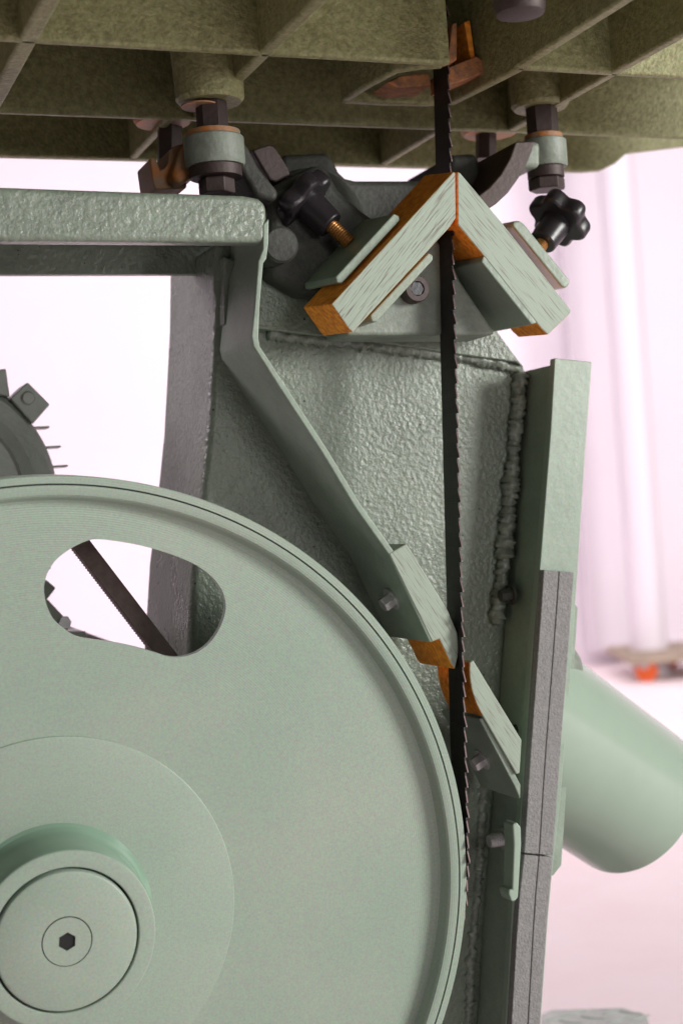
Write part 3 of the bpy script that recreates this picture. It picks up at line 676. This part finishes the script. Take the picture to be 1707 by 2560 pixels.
# ------------------------------------------------------------------ background things
def bgp(px, py, y):                                # point at world depth y
    r = ray(px, py); return CAM + r*(y/r.y)
a = bgp(1600, 1200, 4.9)
pp = mesh_obj('white_duct', B().cyl(Vector((a.x, 4.95, 0)), Vector((a.x, 4.95, 3)), .062, 48), 'white')
tag(pp, 'blurred white upright duct against the pale wall at the right', 'duct')
a0 = bgp(1440, 1200, 5.3).x; a1 = bgp(1548, 1200, 5.3).x
pn_ = mesh_obj('wall_panel', B().add([(x, y, z) for z in (.05, 3) for y in (5.25, 5.30) for x in (a0, a1)], [(0, 1, 3, 2), (4, 6, 7, 5), (0, 4, 5, 1), (2, 3, 7, 6), (0, 2, 6, 4), (1, 5, 7, 3)]), 'wall_panel', bevel=.01)
tag(pn_, 'blurred lilac grey upright panel on the wall left of the white duct', 'panel')
do = thing('dolly', 'blurred low dolly with an orange caster on the floor at the right', 'dolly', Vector((bgp(1640, 1660, 4.8).x, 4.8, 0)))
p = bgp(1562, 1650, 4.75)
def wbox(name, x0, x1, y0, y1, z0, z1, mat, parent, bev=.003):
    return mesh_obj(name, B().add([(x, y, z) for z in (z0, z1) for y in (y0, y1) for x in (x0, x1)], [(0, 1, 3, 2), (4, 6, 7, 5), (0, 4, 5, 1), (2, 3, 7, 6), (0, 2, 6, 4), (1, 5, 7, 3)]), mat, parent, bevel=bev)
zt = p.z
wbox('deck', p.x, p.x+.75, 4.7, 5.1, zt-.012, zt+.012, 'dolly', do)
for cx_, cy_ in ((p.x+.06, 4.75), (p.x+.20, 5.05), (p.x+.68, 4.75), (p.x+.68, 5.05)):
    fk = mesh_obj('caster_fork', B().lathe(Vector((cx_, cy_, zt-.012)), -ZM, [(.03, 0), (.03, .006), (.022, .01), (.018, max(.02, zt-.075))], 24), 'grey', do)
    mesh_obj('caster_wheel', B().cyl(Vector((cx_-.012+.012, cy_-.016, .036)), Vector((cx_+.012, cy_+.016, .036)), .036, 32), 'orange', fk, bevel=.005)
# chequer plate step low at the right
st = thing('step_plate', 'pale green chequer plate step with a bent corner at the bottom right', 'step plate', bgp(1480, 2560, 1.75))
yS = 1.58
pts = [(1352, 2535), (1376, 2524), (1554, 2518), (1615, 2537), (1640, 2600), (1640, 2800), (1330, 2800)]
zS = bgp(1480, 2520, yS).z-.02
def onz(px, py, z): r = ray(px, py); return CAM + r*((z-CAM.z)/r.z)
tp = [onz(x, y, zS) for x, y in pts]
bb = B(); bb.loft([[q-ZM*.004 for q in tp], tp]); mesh_obj('plate', bb, 'tread', st, bevel=.0015)
bb = B(); cen = onz(1480, 2560, zS)
for (px, py, a) in [(1390, 2546, .5), (1440, 2532, .5), (1480, 2545, -.5), (1530, 2530, .5), (1575, 2532, -.5), (1600, 2545, .5), (1545, 2550, .5), (1425, 2556, -.5)]:
    q = onz(px, py, zS); e1 = Vector((math.cos(a), math.sin(a), 0)); e2 = Vector((-e1.y, e1.x, 0))
    o = mesh_obj('tread', B().loft([[q-e1*.015, q-e2*.004, q+e1*.015, q+e2*.004], [q-e1*.012+ZM*.0014, q-e2*.002+ZM*.0014, q+e1*.012+ZM*.0014, q+e2*.002+ZM*.0014]]), 'tread', st)

# ------------------------------------------------------------------ one machine: gather the assemblies under the band saw
saw = thing('band_saw', 'pale green band saw seen close up, wheel, blade and ribbed table in view', 'band saw', Vector((0.05, 1.1, 0)))
bpy.context.view_layer.update()
def adopt(o, parent):
    mw = o.matrix_world.copy(); o.parent = parent; o.matrix_parent_inverse = parent.matrix_world.inverted(); o.matrix_basis = mw
    for k in ('category', 'group'):
        if k in o: del o[k]
def below(o):
    out = []
    for c_ in o.children: out += [c_]+below(c_)
    return out
def host(empty, first, name):
    parts = below(empty); h = next(p for p in parts if p.name.split('.')[0] == first)
    h.name = name; h['label'] = empty['label']; adopt(h, saw); bpy.context.view_layer.update()
    for p in parts:
        if p != h: adopt(p, h)
    bpy.data.objects.remove(empty)
def dissolve(empty):
    for p in list(empty.children): adopt(p, saw)
    bpy.data.objects.remove(empty)
for o in [o for o in COL.objects if o.parent is None and o.name.split('.')[0] in ('foam_seal',)]: host(o, 'foam_strip', 'foam_seal')
host(wh, 'disc', 'wheel'); host(ug, 'body', 'upper_guide_bracket'); host(gb, 'plate', 'lower_guide_bracket')
host(tr, 'cradle', 'table_trunnion'); host(tb_, 'table_top', 'table'); host(mo, 'housing', 'motor'); host(wb, 'belt_band', 'drive_belt'); host(ti, 'insert_block', 'throat_insert')
dissolve(fr)
for o in [o for o in COL.objects if o.parent is None and o.name.split('.')[0] in ('guide_block', 'saw_blade', 'dust_pipe', 'motor_rail')]: adopt(o, saw)
